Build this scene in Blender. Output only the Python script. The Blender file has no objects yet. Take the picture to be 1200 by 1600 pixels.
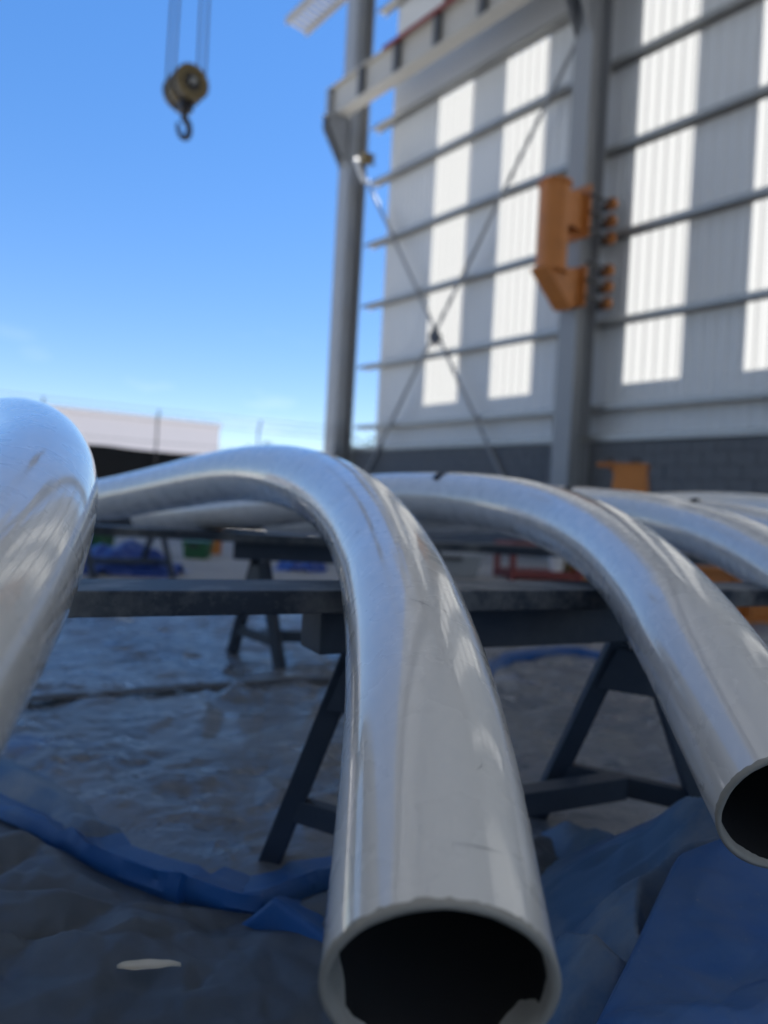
import bpy, bmesh, math, random
import numpy as np
from mathutils import Vector, Matrix
from mathutils.geometry import delaunay_2d_cdt

R = math.radians
scene = bpy.context.scene
col = scene.collection
random.seed(4)

# ------------------------------------------------------------------ camera
CAM_H = 0.74
cam_d = bpy.data.cameras.new('camera')
cam = bpy.data.objects.new('camera', cam_d)
col.objects.link(cam)
scene.camera = cam
pit = math.atan(8 / 1200.0)
rho = R(3.15)
fw = Vector((0, math.cos(pit), -math.sin(pit)))
r0 = Vector((1, 0, 0))
u0 = r0.cross(fw)
rt = r0 * math.cos(rho) + u0 * math.sin(rho)
upv = -r0 * math.sin(rho) + u0 * math.cos(rho)
cam.matrix_world = Matrix(((rt.x, upv.x, -fw.x, 0), (rt.y, upv.y, -fw.y, 0), (rt.z, upv.z, -fw.z, CAM_H), (0, 0, 0, 1)))
cam_d.sensor_fit = 'VERTICAL'
cam_d.sensor_height = 36
cam_d.lens = 27
cam_d.clip_start = 0.02
cam_d.clip_end = 2000
cam_d.dof.use_dof = True
cam_d.dof.focus_distance = 0.84
cam_d.dof.aperture_fstop = 2.8

# ------------------------------------------------------------------ sky, sun, exposure
SUN_EL, SUN_AZ = R(46), R(50)          # azimuth measured from +Y towards +X
world = bpy.data.worlds.new('World')
scene.world = world
world.use_nodes = True
wn = world.node_tree.nodes
wl = world.node_tree.links
bg = wn['Background']
sky = wn.new('ShaderNodeTexSky')
sky.sky_type = 'NISHITA'
sky.sun_disc = False
sky.sun_elevation = SUN_EL
sky.sun_rotation = SUN_AZ
sky.altitude = 50
sky.air_density = 0.75
sky.dust_density = 0.05
sky.ozone_density = 1.6
hsv = wn.new('ShaderNodeHueSaturation')
hsv.inputs['Saturation'].default_value = 1.95
hsv.inputs['Hue'].default_value = 0.514
sgm = wn.new('ShaderNodeGamma')
sgm.inputs['Gamma'].default_value = 0.5
wl.new(sky.outputs[0], sgm.inputs['Color'])
wl.new(sgm.outputs[0], hsv.inputs['Color'])
wtc = wn.new('ShaderNodeTexCoord')          # a few thin wisps of cloud all round
wmp = wn.new('ShaderNodeMapping')
wmp.inputs['Scale'].default_value = (2.2, 2.2, 9.0)
wnz = wn.new('ShaderNodeTexNoise')
wnz.inputs['Scale'].default_value = 2.6
wnz.inputs['Detail'].default_value = 7
wmr = wn.new('ShaderNodeMapRange')
wmr.inputs[1].default_value, wmr.inputs[2].default_value, wmr.inputs[4].default_value = 0.60, 0.82, 0.22
wmx = wn.new('ShaderNodeMix')
wmx.data_type = 'RGBA'
wmx.inputs[7].default_value = (3.6, 3.8, 4.0, 1)
wl.new(wtc.outputs['Generated'], wmp.inputs['Vector'])
wl.new(wmp.outputs[0], wnz.inputs['Vector'])
wl.new(wnz.outputs[0], wmr.inputs[0])
wsp = wn.new('ShaderNodeSeparateXYZ')
wme = wn.new('ShaderNodeMapRange')
wme.inputs[1].default_value, wme.inputs[2].default_value, wme.inputs[3].default_value, wme.inputs[4].default_value = 0.10, 0.24, 1.0, 0.0
wml = wn.new('ShaderNodeMath')
wml.operation = 'MULTIPLY'
wl.new(wtc.outputs['Generated'], wsp.inputs[0])
wl.new(wsp.outputs['Z'], wme.inputs[0])
wl.new(wmr.outputs[0], wml.inputs[0])
wl.new(wme.outputs[0], wml.inputs[1])
wl.new(wml.outputs[0], wmx.inputs[0])
wl.new(hsv.outputs[0], wmx.inputs[6])
wl.new(wmx.outputs[2], bg.inputs[0])
bg.inputs[1].default_value = 0.1
sun_d = bpy.data.lights.new('sun', 'SUN')
sun_d.energy = 5.0
sun_d.angle = R(0.53)
sun_d.color = (1.0, 0.97, 0.93)
sun = bpy.data.objects.new('sun', sun_d)
col.objects.link(sun)
sdir = Vector((math.sin(SUN_AZ) * math.cos(SUN_EL), math.cos(SUN_AZ) * math.cos(SUN_EL), math.sin(SUN_EL)))
sun.rotation_euler = (-sdir).to_track_quat('-Z', 'Y').to_euler()
sun.location = (20, 20, 40)
scene.view_settings.view_transform = 'Standard'
scene.view_settings.look = 'None'
scene.view_settings.gamma = 1
scene.view_settings.exposure = 2.25
scene.cycles.max_bounces = 8
scene.cycles.use_denoising = True

# ------------------------------------------------------------------ materials
def pmat(name, base, rough=0.5, metal=0.0, spec=0.5, coat=0.0, var=0.12, vscale=3.0, bump=None, dirt=None, rvar=0.0, coat_rough=0.08):
    """Principled material: noise-varied base colour, optional second colour patches (dirt = colour, scale, low, high), bumps = list of (scale, distance)."""
    m = bpy.data.materials.new(name)
    m.use_nodes = True
    nt = m.node_tree
    n, l = nt.nodes, nt.links
    b = n['Principled BSDF']
    tc = n.new('ShaderNodeTexCoord')
    b.inputs['Roughness'].default_value = rough
    b.inputs['Metallic'].default_value = metal
    b.inputs['Specular IOR Level'].default_value = spec
    b.inputs['Coat Weight'].default_value = coat
    b.inputs['Coat Roughness'].default_value = coat_rough
    nz = n.new('ShaderNodeTexNoise')
    nz.inputs['Scale'].default_value = vscale
    nz.inputs['Detail'].default_value = 6
    l.new(tc.outputs['Object'], nz.inputs['Vector'])
    mx = n.new('ShaderNodeMix')
    mx.data_type = 'RGBA'
    c = Vector(base)
    mx.inputs[6].default_value = (*(c * (1 - var)), 1)
    mx.inputs[7].default_value = (*(c * (1 + var)), 1)
    l.new(nz.outputs[0], mx.inputs[0])
    out = mx.outputs[2]
    for (dc, ds, lo, hi, amt) in (dirt or []):
        n2 = n.new('ShaderNodeTexNoise')
        n2.inputs['Scale'].default_value = abs(ds)
        if ds < 0:
            n2.noise_type = 'RIDGED_MULTIFRACTAL'
        n2.inputs['Detail'].default_value = 8
        n2.inputs['Roughness'].default_value = 0.65
        l.new(tc.outputs['Object'], n2.inputs['Vector'])
        mr = n.new('ShaderNodeMapRange')
        mr.inputs[1].default_value = lo
        mr.inputs[2].default_value = hi
        mr.inputs[4].default_value = amt
        l.new(n2.outputs[0], mr.inputs[0])
        m2 = n.new('ShaderNodeMix')
        m2.data_type = 'RGBA'
        m2.inputs[7].default_value = (*dc, 1)
        l.new(mr.outputs[0], m2.inputs[0])
        l.new(out, m2.inputs[6])
        out = m2.outputs[2]
    l.new(out, b.inputs['Base Color'])
    if rvar:
        n3 = n.new('ShaderNodeTexNoise')
        n3.inputs['Scale'].default_value = vscale * 2.3
        n3.inputs['Detail'].default_value = 5
        l.new(tc.outputs['Object'], n3.inputs['Vector'])
        mr = n.new('ShaderNodeMapRange')
        mr.inputs[1].default_value = 0.3
        mr.inputs[2].default_value = 0.7
        mr.inputs[3].default_value = max(0.02, rough - rvar)
        mr.inputs[4].default_value = rough + rvar
        l.new(n3.outputs[0], mr.inputs[0])
        l.new(mr.outputs[0], b.inputs['Roughness'])
    prev = None
    for (bs, bd) in (bump or []):
        n4 = n.new('ShaderNodeTexNoise')
        n4.inputs['Scale'].default_value = bs
        n4.inputs['Detail'].default_value = 4
        if bs < 0:
            n4.noise_type = 'RIDGED_MULTIFRACTAL'
            n4.inputs['Scale'].default_value = -bs
            n4.inputs['Roughness'].default_value = 0.6
        l.new(tc.outputs['Object'], n4.inputs['Vector'])
        bp = n.new('ShaderNodeBump')
        bp.inputs['Strength'].default_value = 1.0
        bp.inputs['Distance'].default_value = bd
        l.new(n4.outputs[0], bp.inputs['Height'])
        if prev:
            l.new(prev, bp.inputs['Normal'])
        prev = bp.outputs[0]
    if prev:
        l.new(prev, b.inputs['Normal'])
        l.new(prev, b.inputs['Coat Normal'])
    return m

M = {}
M['paint'] = pmat('silver_grey_gloss_paint', (0.70, 0.685, 0.66), 0.28, 0.0, 0.4, 1.0, var=0.012, vscale=7,
                  bump=[(4, 0.00014), (300, 0.000052)], rvar=0.06,
                  dirt=[((0.58, 0.575, 0.56), 26, 0.66, 0.85, 0.15), ((0.12, 0.12, 0.12), 95, 0.73, 0.76, 0.7)], coat_rough=0.04)
M['paint'].node_tree.nodes['Principled BSDF'].inputs['Coat IOR'].default_value = 1.66
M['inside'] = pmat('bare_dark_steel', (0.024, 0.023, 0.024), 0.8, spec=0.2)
M['tape'] = pmat('masking_paper_tape', (0.33, 0.315, 0.285), 0.7, spec=0.3, var=0.15, vscale=30, bump=[(60, 0.0008)])
M['black_tape'] = pmat('black_cloth_tape', (0.012, 0.012, 0.014), 0.6)
M['trestle'] = pmat('dusty_dark_blue_steel', (0.034, 0.048, 0.072), 0.5, spec=0.35, var=0.25, vscale=9,
                    dirt=[((0.10, 0.11, 0.125), 5, 0.52, 0.75, 0.4), ((0.13, 0.135, 0.14), 60, 0.6, 0.8, 0.3)], bump=[(120, 0.0004)])
M['plank'] = pmat('oversprayed_dark_steel', (0.026, 0.036, 0.054), 0.55, spec=0.35, var=0.25, vscale=9,
                  dirt=[((0.24, 0.245, 0.245), 4.2, 0.48, 0.64, 0.7), ((0.22, 0.22, 0.22), 90, 0.55, 0.75, 0.35)], bump=[(150, 0.0006)])
M['concrete'] = pmat('yard_concrete', (0.32, 0.31, 0.295), 0.85, spec=0.25, var=0.2, vscale=0.6,
                     dirt=[((0.12, 0.115, 0.11), 1.4, 0.52, 0.75, 0.6)], bump=[(40, 0.002)])
M['dark_tarp'] = pmat('dark_dusty_tarp', (0.060, 0.078, 0.104), 0.55, spec=0.4, var=0.3, vscale=5,
                      dirt=[((0.13, 0.148, 0.17), 2.5, 0.45, 0.75, 0.5), ((0.03, 0.10, 0.27), 2.1, 0.58, 0.72, 0.45), ((0.45, 0.45, 0.45), 260, 0.68, 0.74, 0.4)], bump=[(900, 0.0002), (45, 0.0008)])
M['plastic'] = pmat('dusty_blue_plastic_sheet', (0.105, 0.128, 0.165), 0.34, spec=0.5, var=0.3, vscale=4,
                    dirt=[((0.20, 0.21, 0.225), 2.2, 0.42, 0.62, 0.6), ((0.55, 0.58, 0.62), -9, 1.0, 1.8, 0.5), ((0.04, 0.13, 0.36), 1.7, 0.58, 0.68, 0.6)], bump=[(-13, 0.006), (-40, 0.0028)], rvar=0.12)
M['blue_tarp'] = pmat('blue_tarpaulin', (0.012, 0.085, 0.28), 0.5, spec=0.4, var=0.25, vscale=6,
                      dirt=[((0.09, 0.15, 0.25), 3.5, 0.45, 0.7, 0.6), ((0.25, 0.27, 0.30), 120, 0.64, 0.72, 0.35)], bump=[(800, 0.0002), (30, 0.001)])
M['blue_grey_tarp'] = pmat('dusty_blue_tarpaulin', (0.05, 0.115, 0.23), 0.5, spec=0.4, var=0.3, vscale=6,
                           dirt=[((0.22, 0.245, 0.27), 4, 0.44, 0.66, 0.7)], bump=[(800, 0.0002), (35, 0.0012)])
M['cladding'] = pmat('off_white_sheet_steel', (0.63, 0.655, 0.68), 0.45, spec=0.4, var=0.04, vscale=0.7)
M['galv'] = pmat('galvanised_steel', (0.36, 0.37, 0.37), 0.45, metal=0.5, var=0.15, vscale=6)
M['grey_steel'] = pmat('grey_painted_steel', (0.27, 0.285, 0.305), 0.5, var=0.06, vscale=2)
M['runway'] = pmat('cream_grey_painted_steel', (0.45, 0.44, 0.41), 0.5, var=0.06, vscale=2)
M['block'] = pmat('charcoal_masonry', (0.135, 0.145, 0.16), 0.85, spec=0.3, var=0.3, vscale=2.7, bump=[(60, 0.003)])
M['mortar'] = pmat('dark_mortar', (0.10, 0.105, 0.115), 0.95, spec=0.2)
M['orange'] = pmat('orange_painted_steel', (0.46, 0.165, 0.035), 0.5, var=0.15, vscale=4, dirt=[((0.25, 0.10, 0.03), 3, 0.55, 0.75, 0.6)])
M['red'] = pmat('red_painted_steel', (0.20, 0.035, 0.03), 0.5)
M['yellow'] = pmat('weathered_yellow_paint', (0.17, 0.13, 0.06), 0.5, var=0.2)
M['hook'] = pmat('dark_forged_steel', (0.035, 0.035, 0.04), 0.5)
M['cable'] = pmat('wire_rope_steel', (0.16, 0.16, 0.17), 0.5, metal=0.4)
M['white_wall'] = pmat('white_rendered_wall', (0.60, 0.555, 0.54), 0.8, var=0.03)
M['shade'] = pmat('black_shade_cloth', (0.018, 0.02, 0.024), 0.9, spec=0.1)
M['green'] = pmat('green_plastic', (0.02, 0.11, 0.045), 0.5)
M['bright_blue'] = pmat('bright_blue_tarpaulin', (0.010, 0.05, 0.26), 0.45, var=0.3, vscale=5)
M['leaf'] = pmat('dry_leaf', (0.58, 0.54, 0.47), 0.7, var=0.2, vscale=40)
M['foliage'] = pmat('foliage', (0.05, 0.085, 0.035), 0.7, var=0.3)
M['bark'] = pmat('bark', (0.10, 0.08, 0.06), 0.9)
M['white'] = pmat('white_plastic', (0.75, 0.75, 0.74), 0.4)
M['strip'] = pmat('shadow_band_grey', (0.085, 0.095, 0.11), 0.8, spec=0.2, var=0.3, vscale=20)  # dark grey of the shadow band that is modelled as a strip
M['dark_grey'] = pmat('dark_grey_painted_steel', (0.10, 0.108, 0.12), 0.6)
M['scuff'] = pmat('dark_scuff', (0.30, 0.30, 0.305), 0.6)
M['rubber'] = pmat('dark_rubber', (0.02, 0.021, 0.025), 0.7)

def translucent():
    m = bpy.data.materials.new('translucent_fibreglass')
    m.use_nodes = True
    nt = m.node_tree
    n, l = nt.nodes, nt.links
    n.remove(n['Principled BSDF'])
    out = n['Material Output']
    t = n.new('ShaderNodeBsdfTranslucent')
    t.inputs[0].default_value = (0.17, 0.172, 0.169, 1)
    d = n.new('ShaderNodeBsdfDiffuse')
    d.inputs[0].default_value = (0.5, 0.505, 0.5, 1)
    mx = n.new('ShaderNodeMixShader')
    mx.inputs[0].default_value = 0.12
    l.new(t.outputs[0], mx.inputs[1])
    l.new(d.outputs[0], mx.inputs[2])
    l.new(mx.outputs[0], out.inputs[0])
    return m
M['translucent'] = translucent()

# ------------------------------------------------------------------ helpers
def link(o, parent=None):
    col.objects.link(o)
    if parent is not None:
        o.parent = parent
    return o

def tag(o, label=None, cat=None, group=None, kind=None):
    if label: o['label'] = label
    if cat: o['category'] = cat
    if group: o['group'] = group
    if kind: o['kind'] = kind
    return o

def empty(name, loc=(0, 0, 0), rz=0.0):
    o = bpy.data.objects.new(name, None)
    o.empty_display_size = 0.1
    o.location = loc
    o.rotation_euler = (0, 0, rz)
    return link(o)

def mesh_obj(name, verts, faces, mat, parent=None, smooth=False):
    me = bpy.data.meshes.new(name)
    me.from_pydata([tuple(v) for v in verts], [], faces)
    mats = mat if isinstance(mat, (list, tuple)) else [mat]
    for q in mats:
        me.materials.append(q)
    if smooth:
        me.polygons.foreach_set('use_smooth', [True] * len(me.polygons))
    me.update()
    return link(bpy.data.objects.new(name, me), parent)

class MB:
    """collects shapes into ONE mesh object"""
    def __init__(self):
        self.v, self.f = [], []
    def add(self, vs, fs):
        k = len(self.v)
        self.v += [Vector(p) for p in vs]
        self.f += [tuple(i + k for i in q) for q in fs]
        return self
    def box(self, lo, hi):
        (a, b, c), (d, e, g) = lo, hi
        return self.add([(a, b, c), (d, b, c), (d, e, c), (a, e, c), (a, b, g), (d, b, g), (d, e, g), (a, e, g)],
                        [(0, 3, 2, 1), (4, 5, 6, 7), (0, 1, 5, 4), (1, 2, 6, 5), (2, 3, 7, 6), (3, 0, 4, 7)])
    def bar(self, p, q, w, h, up=(0, 0, 1)):
        p, q = Vector(p), Vector(q)
        t = (q - p).normalized()
        s = t.cross(Vector(up)).normalized()
        if s.length < 0.5:
            s = Vector((1, 0, 0))
        n = s.cross(t)
        vs = []
        for c in (p, q):
            for a, b in ((-1, -1), (1, -1), (1, 1), (-1, 1)):
                vs.append(c + s * a * w / 2 + n * b * h / 2)
        return self.add(vs, [(0, 1, 2, 3), (7, 6, 5, 4), (0, 4, 5, 1), (1, 5, 6, 2), (2, 6, 7, 3), (3, 7, 4, 0)])
    def tube(self, pts, rad, seg=10, cap=True):
        pts = [Vector(p) for p in pts]
        n = len(pts)
        rads = rad if isinstance(rad, (list, tuple)) else [rad] * n
        nrm = None
        rings = []
        for i, p in enumerate(pts):
            t = (pts[min(i + 1, n - 1)] - pts[max(i - 1, 0)]).normalized()
            if nrm is None:
                a = Vector((0, 0, 1)) if abs(t.z) < 0.9 else Vector((1, 0, 0))
                nrm = (a - t * a.dot(t)).normalized()
            else:
                nrm = (nrm - t * nrm.dot(t)).normalized()
            b = t.cross(nrm)
            rings.append([p + (nrm * math.cos(2 * math.pi * k / seg) + b * math.sin(2 * math.pi * k / seg)) * rads[i] for k in range(seg)])
        vs = [v for r_ in rings for v in r_]
        fs = []
        for i in range(n - 1):
            for k in range(seg):
                k2 = (k + 1) % seg
                fs.append((i * seg + k, i * seg + k2, (i + 1) * seg + k2, (i + 1) * seg + k))
        if cap:
            fs.append(tuple(range(seg))[::-1])
            fs.append(tuple((n - 1) * seg + k for k in range(seg)))
        return self.add(vs, fs)
    def prism(self, poly, d):
        """polygon (list of 3-D points) extruded by vector d"""
        n = len(poly)
        d = Vector(d)
        vs = [Vector(p) for p in poly] + [Vector(p) + d for p in poly]
        fs = [tuple(range(n))[::-1], tuple(range(n, 2 * n))] + [(i, (i + 1) % n, n + (i + 1) % n, n + i) for i in range(n)]
        return self.add(vs, fs)
    def build(self, name, mat, parent=None, smooth=False, bevel=0.0):
        o = mesh_obj(name, self.v, self.f, mat, parent, False)
        me = o.data
        bm = bmesh.new()
        bm.from_mesh(me)
        bmesh.ops.recalc_face_normals(bm, faces=bm.faces)
        if bevel:
            bmesh.ops.bevel(bm, geom=[e for e in bm.edges if len(e.link_faces) == 2 and e.calc_face_angle(0) > 0.5], offset=bevel, segments=2, affect='EDGES', profile=0.6)
        bm.to_mesh(me)
        bm.free()
        if smooth:
            me.polygons.foreach_set('use_smooth', [True] * len(me.polygons))
            try:
                me.set_sharp_from_angle(angle=R(35))
            except Exception:
                pass
        me.update()
        return o

def copy_tree(o, parent=None):
    c = o.copy()
    col.objects.link(c)
    c.parent = parent
    for ch in list(o.children):
        copy_tree(ch, c)
    return c

_rng = np.random.RandomState(7)
_perm = np.tile(_rng.permutation(256), 3)
_grad = np.stack([np.cos(np.linspace(0, 2 * np.pi, 256, endpoint=False)), np.sin(np.linspace(0, 2 * np.pi, 256, endpoint=False))], 1)[_rng.permutation(256)]
def perlin(x, y, seed=0):
    x = np.asarray(x) + seed * 17.31
    y = np.asarray(y) + seed * 9.73
    xi, yi = np.floor(x).astype(int), np.floor(y).astype(int)
    xf, yf = x - xi, y - yi
    uu, vv = xf * xf * xf * (xf * (xf * 6 - 15) + 10), yf * yf * yf * (yf * (yf * 6 - 15) + 10)
    def g(ix, iy, fx, fy):
        h = _perm[_perm[ix & 255] + (iy & 255)]
        return _grad[h][..., 0] * fx + _grad[h][..., 1] * fy
    a, b = g(xi, yi, xf, yf), g(xi + 1, yi, xf - 1, yf)
    c, d = g(xi, yi + 1, xf, yf - 1), g(xi + 1, yi + 1, xf - 1, yf - 1)
    return (a + (b - a) * uu) * (1 - vv) + (c + (d - c) * uu) * vv

def tin(x, y, spacing, seed, ang=0.0, stretch=2.0):
    """random triangulated facets (flat faces, straight creases), heights about -1..1, sampled at x, y"""
    rs = np.random.RandomState(seed)
    ca, sa = math.cos(ang), math.sin(ang)
    p = (x * ca - y * sa) / spacing
    q = (x * sa + y * ca) / (spacing * stretch)
    p0, q0 = p.min() - 2, q.min() - 2
    nx_, ny_ = int(p.max() - p0) + 4, int(q.max() - q0) + 4
    gx, gy = np.meshgrid(np.arange(nx_), np.arange(ny_))
    px_ = (gx + rs.uniform(-0.48, 0.48, gx.shape)).ravel()
    py_ = (gy + rs.uniform(-0.48, 0.48, gx.shape)).ravel()
    hz = np.clip(rs.randn(px_.size), -1.8, 1.8) * 0.6
    tri = delaunay_2d_cdt([Vector((a, b)) for a, b in zip(px_, py_)], [], [], 0, 1e-6)
    V, F_, org = tri[0], tri[2], tri[3]
    hv = [hz[o[0]] if o else 0.0 for o in org]
    k = 12                                          # lookup cells per spacing
    T_ = np.zeros((ny_ * k, nx_ * k))
    for f in F_:
        (ax, ay), (bx, by), (cx, cy) = V[f[0]], V[f[1]], V[f[2]]
        den = (by - cy) * (ax - cx) + (cx - bx) * (ay - cy)
        if abs(den) < 1e-9:
            continue
        i0, i1 = max(0, int(min(ax, bx, cx) * k)), min(nx_ * k - 1, int(max(ax, bx, cx) * k) + 1)
        j0, j1 = max(0, int(min(ay, by, cy) * k)), min(ny_ * k - 1, int(max(ay, by, cy) * k) + 1)
        if i1 < i0 or j1 < j0:
            continue
        X_, Y_ = np.arange(i0, i1 + 1)[None, :] / k, np.arange(j0, j1 + 1)[:, None] / k
        l1 = ((by - cy) * (X_ - cx) + (cx - bx) * (Y_ - cy)) / den
        l2 = ((cy - ay) * (X_ - cx) + (ax - cx) * (Y_ - cy)) / den
        l3 = 1 - l1 - l2
        ins = (l1 >= -1e-6) & (l2 >= -1e-6) & (l3 >= -1e-6)
        blk_ = T_[j0:j1 + 1, i0:i1 + 1]
        blk_[ins] = (l1 * hv[f[0]] + l2 * hv[f[1]] + l3 * hv[f[2]])[ins]
    u_, v_ = np.clip((p - p0) * k, 0, nx_ * k - 2), np.clip((q - q0) * k, 0, ny_ * k - 2)
    iu, iv = u_.astype(int), v_.astype(int)
    fu, fv = u_ - iu, v_ - iv
    return (T_[iv, iu] * (1 - fu) + T_[iv, iu + 1] * fu) * (1 - fv) + (T_[iv + 1, iu] * (1 - fu) + T_[iv + 1, iu + 1] * fu) * fv

def crumple(x, y, f0=3.0, amp=0.02, seed=0, levels=3, w3=0.22):
    """creased-sheet relief: flat facets in several sizes, calmer and rougher patches"""
    x, y = np.asarray(x, float), np.asarray(y, float)
    calm = 0.35 + 0.65 * np.clip(perlin(x * 1.6, y * 1.6, seed + 3) * 2.0 + 0.55, 0, 1)
    z = 0.5 * amp + 0.62 * amp * tin(x, y, 1.0 / f0, seed + 1, 0.4 + seed, 2.0)
    if levels > 1:
        z = z + 0.44 * amp * calm * tin(x, y, 0.42 / f0, seed + 2, 1.5 + seed, 2.2)
    if levels > 2:
        z = z + w3 * amp * calm * tin(x, y, 0.17 / f0, seed + 3, 2.6 + seed, 2.0)
    return z

def grid_mesh(name, X, Y, Z, mat, parent=None, smooth=True):
    ny, nx = X.shape
    vs = np.stack([X, Y, Z], -1).reshape(-1, 3)
    i = np.arange(ny * nx).reshape(ny, nx)
    fs = np.stack([i[:-1, :-1], i[:-1, 1:], i[1:, 1:], i[1:, :-1]], -1).reshape(-1, 4)
    me = bpy.data.meshes.new(name)
    me.vertices.add(len(vs))
    me.vertices.foreach_set('co', vs.astype(np.float32).ravel())
    me.loops.add(fs.size)
    me.loops.foreach_set('vertex_index', fs.astype(np.int32).ravel())
    me.polygons.add(len(fs))
    me.polygons.foreach_set('loop_start', np.arange(0, fs.size, 4, dtype=np.int32))
    me.polygons.foreach_set('use_smooth', [smooth] * len(fs))
    me.materials.append(mat)
    me.update(calc_edges=True)
    me.validate()
    return link(bpy.data.objects.new(name, me), parent)

def catmull(P, n):
    P = [Vector(p) for p in P]
    E = [P[0] * 2 - P[1]] + P + [P[-1] * 2 - P[-2]]
    out = []
    m_ = len(P) - 1
    for k in range(n):
        x = k / (n - 1) * m_
        i = min(int(x), m_ - 1)
        t = x - i
        a, b, c, d = E[i], E[i + 1], E[i + 2], E[i + 3]
        out.append(0.5 * ((2 * b) + (c - a) * t + (2 * a - 5 * b + 4 * c - d) * t * t + (3 * b - a - 3 * c + d) * t ** 3))
    return out

# ------------------------------------------------------------------ ground
g = mesh_obj('ground', [(-300, -300, 0), (300, -300, 0), (300, 400, 0), (-300, 400, 0)], [(0, 1, 2, 3)], M['concrete'])
tag(g, kind='structure')

# ------------------------------------------------------------------ shed wall (local frame: x along the wall, y outwards, z up)
WO = (-0.524, 17.70, 0)
WR = math.atan2(-0.79, 0.613)
S_END = 31.0

shed = empty('open_ended_shed', WO, WR)
tag(shed, 'tall open-ended shed with off-white sheeted wall, translucent strips and horizontal steel girts', 'shed')

def sheet(name, s0, s1, z0, z1, mat, ribs=5, rh=0.013):
    """trapezoidal sheet: five ribs, outside face, with real rib relief"""
    prof = []
    pitch = (s1 - s0) / ribs
    for k in range(ribs):
        a = s0 + k * pitch
        prof += [(a, 0.0), (a + pitch * 0.60, 0.0), (a + pitch * 0.70, rh), (a + pitch * 0.80, rh)]
    prof.append((s1, 0.0))
    vs = [(x, 0.205 + y, z) for z in (z0, z1) for x, y in prof]
    n = len(prof)
    fs = [(i, i + 1, n + i + 1, n + i) for i in range(n - 1)]
    return mesh_obj(name, vs, fs, mat, shed)

Z_B, Z_P0, Z_P1, Z_T = 2.02, 2.95, 9.5, 13.6
clear = [(1.75, 2.79), (3.71, 4.75), (6.73, 7.75), (8.73, 9.75), (12.0, 13.0), (14.0, 15.0), (17.4, 18.4), (19.4, 20.4), (23.0, 24.0), (25.0, 26.0), (28.5, 29.5)]
cur = 0.12
for (a, b) in clear + [(S_END, S_END)]:
    k = max(1, round((a - cur) / 0.98))
    for i in range(k):
        s0 = cur + (a - cur) * i / k
        s1 = cur + (a - cur) * (i + 1) / k
        sheet('cladding_sheet', s0, s1 + 0.0, Z_B, Z_T, M['cladding'])
    if b > a:
        sheet('cladding_sheet', a, b, Z_B, Z_P0, M['cladding'])
        sheet('translucent_sheet', a, b, Z_P0, Z_P1, M['translucent'], rh=0.035)
        sheet('cladding_sheet', a, b, Z_P1, Z_T, M['cladding'])
    cur = b
GZ = [2.59, 3.99, 5.41, 6.84, 8.28, 9.56, 10.95, 12.3, 13.5]
for z in GZ:     # C-section girts, web flat
    b = MB()
    x0 = -0.42
    b.box((x0, 0.0, z), (S_END, 0.2, z + 0.012))
    b.box((x0, -0.012, z - 0.075), (S_END, 0.0, z + 0.012))
    b.box((x0, 0.188, z - 0.075), (S_END, 0.2, z - 0.001))
    b.build('girt', M['galv'], shed)
b = MB()
b.box((-0.45, -0.06, 2.0), (S_END, 0.202, 2.10))
b.build('base_channel', M['galv'], shed)
# cross bracing rods with a plate where they meet
for p, q in (((-0.42, -0.06, 8.35), (4.75, -0.06, 0.95)), ((5.80, -0.10, 9.1), (-0.15, -0.10, 0.95))):
    MB().tube([p, q], 0.036, 8).build('brace_rod', M['grey_steel'], shed, True)
b = MB()
b.prism([(2.359, -0.14, 4.486), (2.573, -0.14, 4.259), (2.393, -0.14, 4.075), (2.173, -0.14, 4.316)], (0, 0.05, 0))
b.build('brace_plate', M['hook'], shed)

# roof over the yard: pitched sheets with added skylight strips, rafters and purlins (above the picture)
RS, RZ0, RZ1, RY0, RY1 = -0.95, 13.62, 16.2, 0.45, -13.2
def roof_strip(name, s0, s1, y0, z0, y1, z1, mat):
    return mesh_obj(name, [(s0, y0, z0), (s1, y0, z0), (s1, y1, z1), (s0, y1, z1)], [(0, 1, 2, 3)], mat, shed)
ADDED_SKYLIGHTS = [(17.2, 18.4), (19.6, 20.8), (22.0, 23.2), (24.4, 25.6), (26.8, 28.0), (29.2, 30.4)]  # unseen skylights behind the viewer, added to brighten the foreground
cur = RS
for (a, b) in ADDED_SKYLIGHTS + [(S_END, S_END)]:
    for y0, z0, y1, z1 in ((RY0, RZ0, RY1, RZ1), (RY1, RZ1, 2 * RY1 - RY0, RZ0)):
        roof_strip('roof_sheet', cur, a, y0, z0, y1, z1, M['cladding'])
        if b > a:
            roof_strip('added_skylight_sheet', a, b, y0, z0, y1, z1, M['translucent'])
    cur = b
for i in range(1, 8):
    f_ = i / 8
    y, z = RY0 + (RY1 - RY0) * f_, RZ0 + (RZ1 - RZ0) * f_
    MB().box((RS, y - 0.04, z - 0.22), (S_END, y + 0.04, z - 0.02)).build('purlin', M['cladding'], shed)
for s_ in (-0.72, 6.03, 12.8, 19.5, 26.2):
    MB().bar((s_, -0.52, RZ0 - 0.4), (s_, RY1, RZ1 - 0.5), 0.2, 0.45).build('rafter', M['cladding'], shed)

# unseen walls added to steer the light: far end with fill-light doorway, opposite side
W2 = 2 * RY1 - RY0
MB().box((S_END, W2, 6.5), (S_END + 0.1, 0.3, 13.6)).build('unseen_end_wall', M['cladding'], shed)
MB().box((RS + 6, W2 - 0.1, 0), (S_END, W2, 13.6)).build('unseen_side_wall', M['cladding'], shed)

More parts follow.
